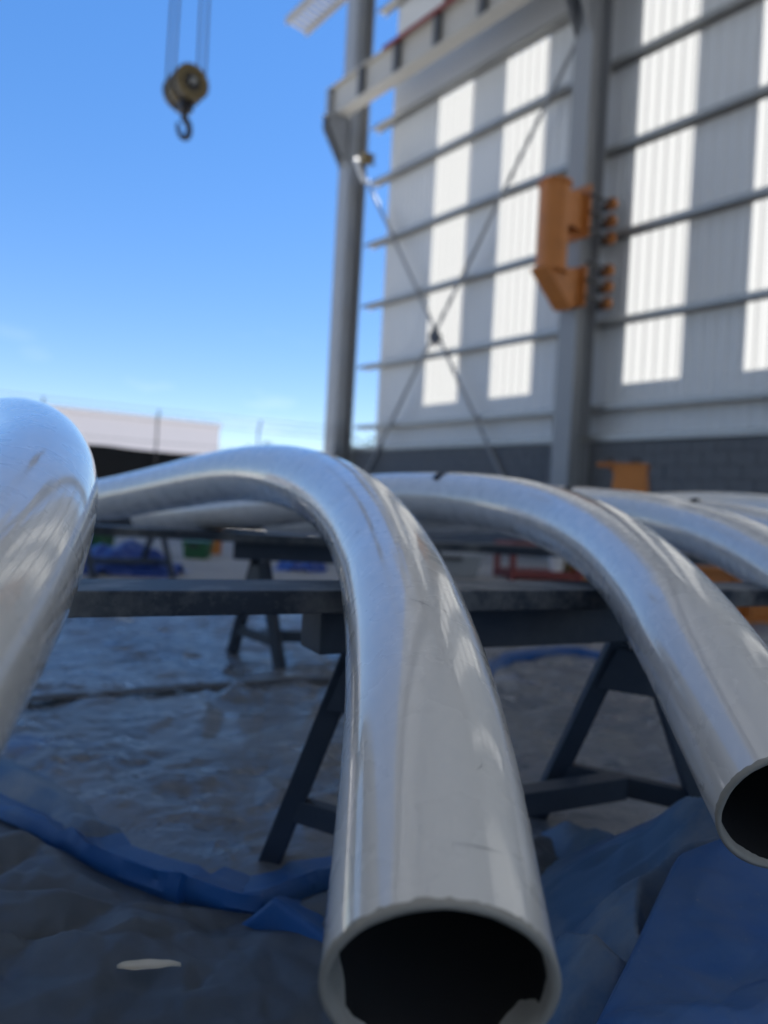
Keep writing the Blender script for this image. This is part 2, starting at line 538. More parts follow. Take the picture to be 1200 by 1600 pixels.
# low masonry wall under the sheets, block by block
bw = MB().box((-0.5, 0.012, 0.0), (S_END, 0.19, 1.995)).build('block_wall', M['mortar'])
bw.location, bw.rotation_euler = WO, (0, 0, WR)
tag(bw, 'low charcoal masonry wall below the off-white sheeting', 'wall')
bm_ = MB().box((0.005, -0.004, 0.005), (0.392, 0.194, 0.192)).build('block', M['block'], bw, bevel=0.004)
blk = bm_.data
first = True
for c in range(10):
    off = -0.5 - (0.2 if c % 2 else 0.0)
    for i in range(28):
        o = bm_ if first else bpy.data.objects.new('block', blk)
        if not first:
            link(o, bw)
        first = False
        o.location = (off + 0.4 * i + (0.2 if c % 2 and i == 0 else 0) * 0, random.uniform(-0.003, 0.003), 0.199 * c)

# ------------------------------------------------------------------ steel columns
def column(s, label, z1=13.4):
    root = empty('steel_column', WO, WR)
    tag(root, label, 'column', 'columns along the shed wall')
    w = 0.36 if s > 0 else 0.42
    b = MB()
    b.box((s - w / 2, -0.52, 0), (s + w / 2, -0.495, z1))
    b.box((s - w / 2, -0.035, 0), (s + w / 2, -0.013, z1))
    b.box((s - 0.012, -0.4951, 0), (s + 0.012, -0.0349, z1))
    b.build('column_shaft', M['grey_steel'], root)
    b = MB()      # corbel under the crane beam
    for dx in (-0.15, 0.138):
        b.prism([(s + dx, -0.521, 9.62), (s + dx, -1.06, 9.62), (s + dx, -1.06, 9.34), (s + dx, -0.521, 8.55)], (0.012, 0, 0))
    b.box((s - 0.18, -1.08, 9.621), (s + 0.18, -0.522, 9.645))
    b.build('corbel', M['grey_steel'], root)
    b = MB().box((s - 0.28, -0.6, 0.0), (s + 0.28, 0.008, 0.03))
    b.build('base_plate', M['grey_steel'], root)
    return root
column(-0.72, 'grey steel column standing against the blue sky at the open end of the shed')
column(6.12, 'grey steel column carrying the orange hinge bracket')
column(12.8, 'grey steel column at the shed wall beyond the right edge')
column(19.5, 'grey steel column at the shed wall far to the right')

# crane beam on the corbels
rw = empty('crane_runway_beam', WO, WR)
tag(rw, 'long cream-grey crane beam carried high on the shed columns', 'beam')
x0, x1, yc = -1.02, S_END - 8, -0.78
MB().box((x0, yc - 0.16, 9.646), (x1, yc + 0.16, 9.68)).build('bottom_flange', M['runway'], rw)
MB().box((x0, yc - 0.014, 9.6801), (x1, yc + 0.014, 10.3499)).build('web', M['runway'], rw)
MB().box((x0, yc - 0.13, 10.35), (x1, yc + 0.13, 10.38)).build('top_flange', M['runway'], rw)
for i in range(18):
    xs = x0 + 0.06 + i * 1.25
    MB().box((xs - 0.07, yc - 0.13, 9.69), (xs + 0.07, yc - 0.015, 10.34)).build('stiffener', M['dark_grey'] if i else M['galv'], rw)
MB().box((1.2, yc - 0.20, 10.30), (x1, yc - 0.14, 10.37)).build('conductor_rail', M['red'], rw)
MB().box((x0, yc - 0.03, 10.381), (x1, yc + 0.03, 10.43)).build('crane_rail', M['galv'], rw)

# ------------------------------------------------------------------ orange hinge bracket on the column
ob = empty('orange_hinge_bracket', WO, WR)
tag(ob, 'orange steel hinge bracket bolted high on the grey column', 'bracket')
sx = 6.22
ZO = -0.80
ZL = -0.34
zt, zb = 6.72 + ZO, 4.95 + ZL                     # tube top and bottom
ty = -1.12
b = MB()
b.tube([(sx, ty, zb), (sx, ty, zt)], 0.24, 28)
b.build('hinge_tube', M['orange'], ob, True)
MB().tube([(sx, ty, zt), (sx, ty, zt + 0.05)], 0.27, 28).build('collar', M['orange'], ob, True)
MB().tube([(sx, ty, zb - 0.05), (sx, ty, zb)], 0.27, 28).build('collar', M['orange'], ob, True)
for z0, z1 in ((6.02 + ZO, 6.85 + ZO), (4.45 + ZL, 5.10 + ZL)):
    MB().box((sx - 0.25, -0.575, z0), (sx + 0.25, -0.5215, z1)).build('mounting_plate', M['orange'], ob, bevel=0.006)
for dx in (-0.15, 0.13):
    MB().prism([(sx + dx, ty + 0.15, 6.66 + ZO), (sx + dx, -0.5755, 6.72 + ZO), (sx + dx, -0.5755, 6.12 + ZO), (sx + dx, ty + 0.15, 6.15 + ZO)], (0.025, 0, 0)).build('gusset', M['orange'], ob)
    MB().prism([(sx + dx, ty - 0.2, 4.93 + ZL), (sx + dx, -0.5755, 5.05 + ZL), (sx + dx, -0.5755, 4.5 + ZL), (sx + dx, ty + 0.35, 4.42 + ZL)], (0.025, 0, 0)).build('gusset', M['orange'], ob)
b = MB()
b.bar((sx, ty - 0.27, 4.93 + ZL), (sx, ty + 0.36, 4.40 + ZL), 0.34, 0.05)
b.build('brace_plate', M['orange'], ob)
for z in [q + ZO for q in (6.66, 6.38, 6.1)] + [q + ZL for q in (5.12, 4.85, 4.58)]:
    for sg in (1, -1):
        x = sx + sg * 0.30
        rod = MB().tube([(x, -0.60, z), (x, 0.02, z)], 0.028, 8).build('clamp_bolt', M['hook'], ob, True)
        MB().tube([(x, -0.10, z), (x, -0.03, z)], 0.095, 14).build('washer', M['orange'], rod, True)
    MB().box((sx - 0.37, 0.0, z - 0.06) , (sx + 0.37, 0.012, z + 0.06)).build('clamp_bar', M['hook'], ob)

# ------------------------------------------------------------------ small fittings
p = (0.468, -0.75, 8.303)
fl = empty('yellow_lamp_fitting', WO, WR)
tag(fl, 'small yellow fitting with a pale arm on the column by the open sky', 'fitting')
MB().tube([(p[0], p[1], p[2] - 0.09), (p[0] + 0.1, p[1], p[2] + 0.12)], [0.13, 0.17], 12).build('housing', M['yellow'], fl, True)
q0, q1 = (0.093, -0.75, 8.452), (0.465, -0.75, 7.814)
MB().bar(q0, q1, 0.09, 0.06).build('arm', M['white'], fl)
MB().bar((p[0], p[1], p[2]), (p[0], -0.5, p[2] - 0.02), 0.05, 0.05).build('stem', M['hook'], fl)

# ------------------------------------------------------------------ overhead crane: bridge above the frame, hook block hanging in view
br_u = -10.0
uv = Vector((0.613, -0.79, 0)).normalized()
mv = Vector((-uv.y, uv.x, 0))
def UM(a, b_, z):
    v = uv * a + mv * b_
    return (v.x, v.y, z)
cr = empty('overhead_crane', (0, 0, 0))
tag(cr, 'overhead crane with a slatted service walkway hanging into the top of the picture', 'crane')
MB().bar(UM(br_u, -9, 11.7), UM(br_u, 9.9, 11.7), 0.6, 1.1).build('bridge_girder', M['yellow'], cr)
MB().bar(UM(br_u - 1.3, 9.66, 10.75), UM(br_u + 1.3, 9.66, 10.75), 0.35, 0.5).build('end_carriage', M['yellow'], cr)
# slatted walkway: outline from its two visible edges
ga, gb, gc = Vector((-2.15, 13.361, 9.05)), Vector((-1.847, 13.657, 9.05)), Vector((-1.149, 12.723, 9.05))
gl = (gc - gb).normalized() * 3.2
wk = MB().bar(ga, ga + gl, 0.05, 0.12).bar(gb, gb + gl, 0.05, 0.12).build('walkway', M['runway'], cr)
for i in range(24):
    f_ = (i + 0.2) / 24
    MB().bar(ga + gl * f_, gb + gl * f_, 0.055, 0.03).build('slat', M['white'], wk)
for f_ in (0.45, 0.95):
    MB().bar(gb + gl * f_, gb + gl * f_ + Vector((0, 0, 2.4)), 0.06, 0.06, (1, 0, 0)).build('hanger', M['yellow'], cr)

# hook block
hk = Vector((-3.038, 10.577, 6.326))
HK = empty('crane_hook_block', tuple(hk), R(38))
tag(HK, 'yellow and black crane hook block hanging on four ropes against the sky', 'crane hook')
for sx_ in (-1, 1):     # two sheave housings, round cheek plates with an opening
    ring = MB()
    for (yy0, yy1) in ((0.02, 0.05), (0.20, 0.23)):
        n = 28
        o_, i_ = [], []
        for k in range(n):
            a = 2 * math.pi * k / n
            o_.append((math.cos(a) * 0.24, math.sin(a) * 0.24))
            i_.append((math.cos(a) * 0.12, math.sin(a) * 0.12))
        vs = [(x, sx_ * yy0, z) for x, z in o_ + i_] + [(x, sx_ * yy1, z) for x, z in o_ + i_]
        fs = []
        for k in range(n):
            k2 = (k + 1) % n
            fs += [(k, k2, n + k2, n + k), (2 * n + k, 3 * n + k, 3 * n + k2, 2 * n + k2), (k, 2 * n + k, 2 * n + k2, k2), (n + k, n + k2, 3 * n + k2, 3 * n + k)]
        ring.add(vs, fs)
    ring.build('cheek_plate', M['yellow'], HK, True)
    MB().tube([(0, sx_ * 0.06, 0), (0, sx_ * 0.19, 0)], 0.21, 28).build('sheave', M['hook'], HK, True)
MB().tube([(0, -0.27, 0), (0, 0.27, 0)], 0.05, 14).build('axle', M['galv'], HK, True)
MB().box((-0.09, -0.10, -0.33), (0.09, 0.10, -0.12)).build('swivel', M['hook'], HK, bevel=0.02)
hp, hr = [(0, 0, -0.30), (0, 0, -0.42)], [0.05, 0.045]
for k in range(15):
    a = R(100) - R(290) * k / 14
    hp.append((0.105 * math.cos(a) * 1.0, 0, -0.545 + 0.13 * math.sin(a)))
    hr.append(0.05 - 0.026 * (k / 14) ** 2)
MB().tube(hp, hr, 12).build('hook', M['hook'], HK, True).rotation_euler = (0, 0, R(20))
for k, (xx, yy) in enumerate(((-0.22, -0.125), (0.22, -0.125), (-0.22, 0.125), (0.22, 0.125))):
    MB().tube([(xx, yy, 0), (xx * 0.8, yy, 11.4 - hk.z)], 0.016, 8).build('wire_rope', M['cable'], HK, True)

# ------------------------------------------------------------------ boundary fence, neighbour's building, far trees
fa, fb = Vector((-9.2, 13.7, 0)), Vector((-0.9, 18.2, 0))
fd = (fb - fa)
FN = empty('boundary_fence', tuple(fa), math.atan2(fd.y, fd.x))
tag(FN, 'wire boundary fence with black shade cloth in front of the white building', 'fence')
FL = fd.length
for i in range(5):
    x = 0.55 + (FL - 0.6) * i / 4
    MB().tube([(x, 0, 0), (x, 0, 2.25), (x, -0.12, 2.50)], 0.02, 8).build('post', M['hook'], FN, True)
for z, y in ((2.28, -0.02), (2.40, -0.07), (2.52, -0.11), (1.85, 0)):
    MB().tube([(0, y, z), (FL / 2, y, z - 0.02), (FL, y, z)], 0.007, 6).build('wire', M['cable'], FN)
xs = np.linspace(0, FL, 90)
top = 1.66 + 0.015 * np.sin(xs * 2.1) + 0.03 * perlin(xs * 1.3, xs * 0 + 3.3)
X = np.stack([xs, xs, xs, xs])
Y = np.stack([0.04 + 0.05 * perlin(xs * 2, xs * 0 + k) for k in range(4)])
Zc = np.stack([xs * 0 + 0.02, top * 0.35, top * 0.7, top])
grid_mesh('shade_cloth', X, Y, Zc, M['shade'], FN)

WB = empty('white_building', (-10.3, 47.0, 0), math.atan2(7.0, 11.0))
tag(WB, 'long low white building behind the fence on the left', 'building')
MB().box((-26, 0, 0), (0, 14, 5.05)).build('wall', M['white_wall'], WB)
MB().box((-26.1, -0.1, 5.051), (0.1, 14.1, 5.25)).build('parapet', M['white_wall'], WB)

def tree(loc, h, w, label, seed):
    rnd = random.Random(seed)
    root = empty('tree', loc)
    tag(root, label, 'tree', 'far trees behind the yard')
    MB().tube([(0, 0, 0), (0.1, 0, h * 0.4), (0, 0.05, h * 0.8)], [0.16, 0.11, 0.04], 8).build('trunk', M['bark'], root, True)
    vs, fs = [], []
    clumps = [(rnd.gauss(0, w * 0.28), rnd.gauss(0, w * 0.28), h * rnd.uniform(0.5, 0.95), rnd.uniform(0.2, 0.42) * w) for _ in range(9)]
    for _ in range(2200):
        cx, cy, cz, cr_ = rnd.choice(clumps)
        d = Vector((rnd.gauss(0, 1), rnd.gauss(0, 1), rnd.gauss(0, 0.8))).normalized() * cr_ * rnd.random() ** 0.4
        c = Vector((cx, cy, cz)) + d
        a = Vector((rnd.gauss(0, 1), rnd.gauss(0, 1), rnd.gauss(0, 1))).normalized() * 0.16
        b2 = a.cross(Vector((rnd.gauss(0, 1), rnd.gauss(0, 1), rnd.gauss(0, 1)))).normalized() * 0.08
        k = len(vs)
        vs += [c - a, c + b2, c + a, c - b2]
        fs.append((k, k + 1, k + 2, k + 3))
    mesh_obj('crown', vs, fs, M['foliage'], root)
tree((-9.0, 60, 0), 5.6, 1.7, 'small lone far tree against the sky above the arched tube', 2)
tree((-1.0, 52, 0), 4.4, 4.0, 'bushy far tree low between the column and the masonry wall', 5)
tree((-4.2, 66, 0), 4.0, 5.0, 'low far tree just left of the open-end column', 9)

# ------------------------------------------------------------------ trestles and steel planks
PT = 0.592           # top of the planks
AX = R(27.4)
def make_trestle():
    """local frame: x along the top beam, origin on the ground below its middle"""
    root = empty('trestle')
    L2, zt_ = 0.37, PT - 0.041
    b = MB().box((-L2 - 0.055, -0.045, zt_ - 0.078), (L2 + 0.14, 0.05, zt_)).build('top_beam', M['trestle'], root, bevel=0.004)
    e = Vector((math.cos(R(150) - AX), math.sin(R(150) - AX), 0))
    for sx_ in (-1, 1):
        x = L2 if sx_ > 0 else -L2 + 0.065
        t = Vector((x, 0, zt_ - 0.105))
        feet = []
        for sg in (1, -1):
            top_ = t + e * sg * 0.03
            ft = Vector((x, 0, 0.012)) + e * sg * 0.205
            feet.append((top_, ft))
            leg = MB().bar(top_ + Vector((0, 0, 0.02)), ft, 0.044, 0.044, (0.5, 0.8, 0)).build('leg', M['trestle'], root, bevel=0.004)
            MB().box((ft.x - 0.045, ft.y - 0.045, 0.003), (ft.x + 0.045, ft.y + 0.045, 0.011)).build('foot_plate', M['trestle'], leg)
        k = 0.72
        a, c = feet[0][0].lerp(feet[0][1], k), feet[1][0].lerp(feet[1][1], k)
        nn = e.cross(Vector((0, 0, 1))) * 0.001
        MB().bar(a, c, 0.03, 0.045).build('crossbar', M['trestle'], root, bevel=0.003)
        p0, p1 = feet[0][0], feet[0][0].lerp(feet[0][1], 0.22)
        p2, p3 = feet[1][0].lerp(feet[1][1], 0.22), feet[1][0]
        MB().prism([p0 + nn * 30, p1 + nn * 30, p2 + nn * 30, p3 + nn * 30], nn * -60).build('gusset', M['trestle'], root)
    zc = (PT - 0.146) * (1 - 0.72) + 0.012 * 0.72
    MB().bar((-L2 + 0.081, 0, zc + 0.002), (L2 - 0.016, 0, zc + 0.002), 0.05, 0.05).build('stretcher', M['trestle'], root, bevel=0.003)
    return root
tr = make_trestle()
tr.location = (0.257, 1.585, 0)
tr.rotation_euler = (0, 0, AX)
tag(tr, 'dark steel trestle standing under the middle arched tube', 'trestle', 'dark steel trestles')
t2 = copy_tree(tr)
t2.location = (-0.605 + 0.366, 3.43 + 0.055, 0)
t2.rotation_euler = (0, 0, R(8.5))
t2['label'] = 'second dark steel trestle, seen through the arch of the middle tube'
t3 = copy_tree(tr)
t3.location = (-2.35, 6.75, 0)
t3.rotation_euler = (0, 0, R(30))
t3['label'] = 'far dark steel trestle beside the bright blue tarpaulin heap'

def plank(c, ang, l0, l1, label):
    o = MB().box((-l0, -0.085, PT - 0.040), (l1, 0.085, PT)).build('steel_plank', M['plank'], None, bevel=0.003)
    o.location = (c[0], c[1], 0)
    o.rotation_euler = (0, 0, ang)
    tag(o, label, 'plank', 'steel planks laid across the trestles')
    return o
plank((-0.082, 1.41), AX, 0.95, 1.75, 'near dark steel plank with pale overspray, under the nearest tubes')
plank((-0.605, 3.43), R(8.5), 1.9, 2.9, 'far dusty steel plank carrying the rear ends of the tubes')

# ------------------------------------------------------------------ curved tubes
RT = 0.084
PATH1 = [(0.057, 0.534, 0.406), (0.055, 0.764, 0.504), (0.042, 1.001, 0.574), (0.015, 1.24, 0.636), (-0.031, 1.479, 0.697), (-0.098, 1.714, 0.749), (-0.189, 1.941, 0.79), (-0.303, 2.16, 0.814), (-0.438, 2.368, 0.818), (-0.59, 2.565, 0.802), (-0.756, 2.753, 0.774), (-0.932, 2.929, 0.742), (-1.114, 3.093, 0.71), (-1.305, 3.241, 0.68), (-1.511, 3.365, 0.66), (-1.75, 3.45, 0.635)]
PATH2 = [(0.474, 0.852, 0.425), (0.482, 1.136, 0.542), (0.5, 1.412, 0.616), (0.5, 1.696, 0.678), (0.468, 1.975, 0.724), (0.391, 2.24, 0.759), (0.269, 2.488, 0.779), (0.108, 2.715, 0.783), (-0.085, 2.923, 0.771), (-0.297, 3.114, 0.744), (-0.517, 3.291, 0.71), (-0.739, 3.461, 0.680), (-0.958, 3.629, 0.655), (-1.18, 3.799, 0.635)]

def frames(pts):
    out, nrm = [], None
    n = len(pts)
    for i, p in enumerate(pts):
        t = (pts[min(i + 1, n - 1)] - pts[max(i - 1, 0)]).normalized()
        if nrm is None:
            nrm = (Vector((0, 0, 1)) - t * t.z).normalized()
        nrm = (nrm - t * nrm.dot(t)).normalized()
        out.append((p, t, nrm, t.cross(nrm)))
    return out

def curved_tube(path, label, seed, weld=None, black=None, scuffs=(), rings=190, seg=72):
    rnd = random.Random(seed)
    pts = catmull(path, rings)
    fr = frames(pts)
    L_ = [0]
    for a, b2 in zip(pts, pts[1:]):
        L_.append(L_[-1] + (b2 - a).length)
    vs, fs, mi = [], [], []
    base = []
    def ring(p, n, b2, rad):
        k = len(vs)
        for j in range(seg):
            a = 2 * math.pi * j / seg
            vs.append(p + (n * math.cos(a) + b2 * math.sin(a)) * rad)
        return k
    outer = []
    for i, (p, t, n, b2) in enumerate(fr):
        rad = RT * (1 + 0.0022 * math.sin(L_[i] * 11 + seed) + 0.0015 * math.sin(L_[i] * 29 + seed * 2))
        outer.append(ring(p, n, b2, rad))
        if weld and i < len(fr) - 1 and L_[i] <= weld < L_[i + 1]:
            for dd, dr in ((0.002, 0), (0.006, 0.0013), (0.010, 0)):
                outer.append(ring(p + t * dd, n, b2, rad + dr))
    inner = []
    for i, (p, t, n, b2) in enumerate(fr[:90]):
        inner.append(ring(p, n, b2, RT - 0.005))
    def skin(a, b3, m_, flip=False):
        for j in range(seg):
            j2 = (j + 1) % seg
            q = (a + j, b3 + j, b3 + j2, a + j2)
            fs.append(q[::-1] if flip else q)
            mi.append(m_)
    for a, b3 in zip(outer, outer[1:]):
        skin(a, b3, 0, True)
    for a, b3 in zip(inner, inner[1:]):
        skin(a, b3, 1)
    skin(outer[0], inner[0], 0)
    fs.append(tuple(outer[-1] + j for j in range(seg)))
    mi.append(0)
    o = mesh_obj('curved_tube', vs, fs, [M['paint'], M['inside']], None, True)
    o.data.polygons.foreach_set('material_index', mi)
    o.data.set_sharp_from_angle(angle=R(40))
    tag(o, label, 'tube', 'curved grey tubes on trestles')
    # masking paper folded over the rim into the bore, torn edge
    p, t, n, b2 = fr[0]
    tv, tf = [], []
    m2 = 120
    dep = []
    d0 = 0.010
    for j in range(m2):
        a = 2 * math.pi * j / m2
        x = 0.008 + 0.003 * math.sin(a * 3 + seed) + 0.0012 * math.sin(a * 11 + seed * 3) + rnd.uniform(-0.0008, 0.0008) + 0.010 * max(0.0, 1 - abs(a - 2.15) / 0.3) ** 0.4
        if 4.1 < a < 5.5:                      # a wider flap folded in on one side
            x += 0.040 * (1 - abs(a - 4.8) / 0.6) ** 0.35 if abs(a - 4.8) < 0.6 else 0
        dep.append(max(0.004, x))
    rows = ((0.0045, RT + 0.0006), (-0.0006, RT + 0.0005), (-0.0011, RT - 0.0025), (-0.0006, RT - 0.0055), (0.4, RT - 0.0068), (1.0, RT - 0.0085))
    for ri, (al, rad) in enumerate(rows):
        for j in range(m2):
            a = 2 * math.pi * j / m2
            w_ = 1 + 0.004 * math.sin(a * 7 + seed) + 0.002 * math.sin(a * 17 + seed * 2) + rnd.uniform(-0.002, 0.002)
            x = al * dep[j] if ri >= 4 else al + (rnd.uniform(-0.0015, 0.0012) if ri == 0 else 0)
            tv.append(p + t * x + (n * math.cos(a) + b2 * math.sin(a)) * (rad * w_ if ri > 2 else rad))
    for ri in range(len(rows) - 1):
        for j in range(m2):
            j2 = (j + 1) % m2
            tf.append((ri * m2 + j, ri * m2 + j2, (ri + 1) * m2 + j2, (ri + 1) * m2 + j))
    mesh_obj('masking_tape', tv, tf, M['tape'], o, True)
    for (s0, a0, ds, da, w_) in scuffs:          # thin scratches in the paint
        sv_, sf_ = [], []
        for k in range(13):
            f_ = k / 12
            ss = s0 + ds * f_
            i = min(max(j for j in range(len(fr)) if L_[j] <= ss), len(fr) - 2)
            g_ = (ss - L_[i]) / (L_[i + 1] - L_[i])
            p = fr[i][0].lerp(fr[i + 1][0], g_)
            t, n, b2 = fr[i][1], fr[i][2], fr[i][3]
            a = a0 + da * f_ + 0.05 * math.sin(f_ * 3)
            c = p + (n * math.cos(a) + b2 * math.sin(a)) * (RT * 1.0042 + 0.0001)
            ww = w_ * (math.sin(math.pi * min(0.97, f_ + 0.03))) * rnd.uniform(0.5, 1.2)
            sv_ += [c - t * ww, c + t * ww]
        for k in range(12):
            sf_.append((2 * k, 2 * k + 1, 2 * k + 3, 2 * k + 2))
        mesh_obj('scuff_mark', sv_, sf_, M['scuff'], o, True)
    if black:
        i = max(k for k in range(len(fr)) if L_[k] <= black[0])
        p, t, n, b2 = fr[i]
        bv, bf = [], []
        na, nl = 9, 5
        for k in range(nl):
            for j in range(na):
                a = black[1] + (j / (na - 1) - 0.5) * black[2] + 0.10 * (k / (nl - 1))
                x = (k / (nl - 1) - 0.5) * black[3] * (1 - 0.5 * abs(j / (na - 1) - 0.5)) + 0.02 * (j / (na - 1) - 0.5)
                bv.append(p + t * x + (n * math.cos(a) + b2 * math.sin(a)) * (RT + 0.0012 + 0.0012 * rnd.random()))
        for k in range(nl - 1):
            for j in range(na - 1):
                q = k * na + j
                bf.append((q, q + 1, q + na + 1, q + na))
        mesh_obj('black_tape', bv, bf, M['black_tape'], o, True)
    return o

def moved(path, d, rz=0.0, piv=(0, 0)):
    c, s_ = math.cos(rz), math.sin(rz)
    out = []
    for x, y, z in path:
        x, y = x - piv[0], y - piv[1]
        out.append((x * c - y * s_ + piv[0] + d[0], x * s_ + y * c + piv[1] + d[1], z + d[2]))
    return out
curved_tube(PATH1, 'silver-grey arched tube in the middle with its open taped end facing the viewer', 1, weld=1.42, scuffs=[(0.42, -0.15, -0.03, 0.30, 0.0009), (0.40, 0.25, -0.01, 0.10, 0.0006), (0.75, -0.85, 0.01, 0.22, 0.0007), (0.05, 0.05, 0.004, 0.5, 0.0005), (0.13, 0.35, 0.02, 0.06, 0.0012), (1.0, -1.0, 0.02, 0.06, 0.0010)])
curved_tube(PATH2, 'grey arched tube right of the middle one, its open end cut by the right edge', 2, black=(1.84, -0.42, 0.85, 0.05))
curved_tube(moved(PATH1, (-0.418, -0.6, 0.018), R(6.0), (-0.1, 1.75)), 'grey tube at the left edge, nearest to the viewer', 3)
curved_tube(moved(PATH2, (0.55, 0.52, -0.003)), 'third grey tube, lying just behind the right-hand open one', 4, black=(1.84, -0.42, 0.85, 0.05))
curved_tube(moved(PATH2, (1.05, 1.02, -0.003)), 'fourth grey tube, showing as a thin arc at the right edge', 5, black=(1.6, -0.42, 0.85, 0.05))
curved_tube(moved(PATH2, (1.9, 2.1, 0.075)), 'farthest grey tube, topmost thin arc at the right edge', 6)

# ------------------------------------------------------------------ ground sheets
HEM = [(-1.6, 2.45), (-1.115, 1.917, 0)[:2], (-0.803, 1.679, 0)[:2], (-0.647, 1.564, 0)[:2], (-0.514, 1.471, 0)[:2], (-0.401, 1.405, 0)[:2], (-0.303, 1.364, 0)[:2], (-0.218, 1.341, 0)[:2], (-0.155, 1.369, 0)[:2], (-0.057, 1.447, 0)[:2], (0.066, 1.537, 0)[:2], (0.203, 1.623, 0)[:2], (0.378, 1.755, 0)[:2], (0.7, 1.75), (2.4, 1.9)]
hx = np.array([p[0] for p in HEM]); hy = np.array([p[1] for p in HEM])
def hem_y(x):
    return np.interp(x, hx, hy)
# dark tarp in front
nx, ny = 560, 430
X, Y = np.meshgrid(np.linspace(-1.7, 1.35, nx), np.linspace(-0.35, 1.95, ny))
Z = 0.010 + np.maximum(crumple(X, Y, 7.0, 0.050, 3, 3, 0.14) + 0.004, -0.006) * np.clip((hem_y(X) - Y) * 9 + 0.15, 0, 1)
o = grid_mesh('dark_tarp', X, Y, Z, M['dark_tarp'])
DT = (X, Y, Z)
tag(o, 'dark creased dusty tarpaulin on the ground in front, under the leaf', 'tarpaulin')
# plastic sheet behind the blue edge
nx, ny = 620, 440
xx = np.linspace(-3.4, 3.6, nx)
tt = np.linspace(0, 1, ny) ** 1.15
X = np.tile(xx, (ny, 1))
Y = hem_y(X) + 0.0 + (6.0 + 0.15 * np.sin(X * 3) - hem_y(X)) * tt[:, None]
Z = 0.008 + np.maximum(crumple(X, Y, 11.0, 0.020, 9) + 0.006, 0) * np.clip((Y - hem_y(X) - 0.1) * 5, 0.0, 1)
ps = grid_mesh('plastic_sheet', X, Y, Z + 0.006, M['plastic'])
tag(ps, 'crumpled dusty blue-grey plastic sheet covering the ground under the trestles', 'plastic sheet')

def fold(name, path, parent, mat, n=160, hgt=0.045, wid=0.06, seed=1, prof=None, wob=1.0, knots=26):
    """a standing fold of sheet: creased cross-section swept along a ground path (x, y, extra height); offsets change linearly between kinks"""
    rs = np.random.RandomState(seed)
    pts = catmull([(p[0], p[1], (p[2] if len(p) > 2 else 0)) for p in path], n)
    prof = prof or [(-1.9, 0.10), (-1.1, 0.30), (-0.5, 0.72), (-0.12, 0.98), (0.12, 1.0), (0.42, 0.86), (0.62, 0.52), (0.66, 0.22), (0.60, 0.02)]
    m2 = len(prof)
    ks = np.sort(np.r_[0, rs.uniform(0, 1, knots), 1])
    sv = np.linspace(0, 1, n)
    hv = hgt * (1 + 0.28 * np.interp(sv, ks, rs.uniform(-1, 1, len(ks))))
    wv = wid * (1 + 0.35 * wob * np.interp(sv, ks, rs.uniform(-1, 1, len(ks))))
    sh = 0.018 * wob * np.interp(sv, ks, rs.uniform(-1, 1, len(ks)))
    ja = [0.13 * np.interp(sv, ks, rs.uniform(-1, 1, len(ks))) for _ in prof]
    jb = [0.06 * np.interp(sv, ks, rs.uniform(-1, 1, len(ks))) for _ in prof]
    vs, fs = [], []
    for i, p in enumerate(pts):
        t = (pts[min(i + 1, n - 1)] - pts[max(i - 1, 0)])
        t.z = 0
        t.normalize()
        q = Vector((t.y, -t.x, 0))        # towards the viewer when the path runs left to right
        end = min(1.0, 8 * sv[i], 8 * (1 - sv[i]))
        for k, (a, b2) in enumerate(prof):
            inner_ = 0 < k < m2 - 1
            z = (b2 + (jb[k][i] if inner_ else 0)) * (hv[i] + p.z) * end
            vs.append(Vector((p.x, p.y, 0.012)) + q * ((a + ja[k][i]) * wv[i] + sh[i]) + Vector((0, 0, max(0.0, z))))
    for i in range(n - 1):
        for k in range(m2 - 1):
            fs.append((i * m2 + k, (i + 1) * m2 + k, (i + 1) * m2 + k + 1, i * m2 + k + 1))
    o = mesh_obj(name, vs, fs, mat, parent, True)
    o.data.set_sharp_from_angle(angle=R(38))
    return o
fold('rolled_edge', HEM[1:13], ps, M['blue_tarp'], n=300, hgt=0.047, wid=0.036, seed=4, wob=0.6, knots=22,
     prof=[(-3.6, 0.05), (-2.6, 0.20), (-1.8, 0.24), (-1.1, 0.36), (-0.5, 0.70), (-0.05, 1.0), (0.08, 0.97), (0.24, 0.62), (0.34, 0.3), (0.24, 0.0)])
fold('inner_fold', [(-1.371, 2.219, 0)[:2], (-1.075, 2.019, 0)[:2], (-0.895, 1.894, 0)[:2], (-0.726, 1.743, 0)[:2], (-0.614, 1.629, 0)[:2], (-0.548, 1.561, 0)[:2]], ps, M['blue_grey_tarp'], n=120, hgt=0.04, wid=0.045, seed=19, wob=0.6, knots=9,
     prof=[(-1.8, 0.1), (-1.0, 0.5), (-0.2, 0.98), (0.0, 1.0), (0.4, 0.7), (0.8, 0.35), (1.1, 0.1)])
# flap standing up from the edge as flat facets
FV = [(-0.208, 1.298, 0), (-0.148, 1.266, 0.087), (-0.098, 1.236, 0.07), (-0.045, 1.195, 0.055), (0.04, 1.195, 0.013), (-0.138, 1.249, -0), (-0.092, 1.218, 0), (-0.047, 1.184, 0), (0.04, 1.11, 0), (-0.147, 1.405, -0.013), (-0.078, 1.405, 0.003), (-0.006, 1.375, 0.003), (0.084, 1.335, 0.009)]
FF = [(0, 5, 1), (5, 6, 2, 1), (6, 7, 3, 2), (7, 8, 4, 3), (0, 1, 9), (1, 2, 10, 9), (2, 3, 11, 10), (3, 4, 12, 11)]
ff = mesh_obj('folded_flap', [(p[0], p[1], max(p[2], 0.016)) for p in FV], FF, M['blue_tarp'], ps, True)
bm = bmesh.new()
bm.from_mesh(ff.data)
bmesh.ops.subdivide_edges(bm, edges=bm.edges[:], cuts=6, use_grid_fill=True)
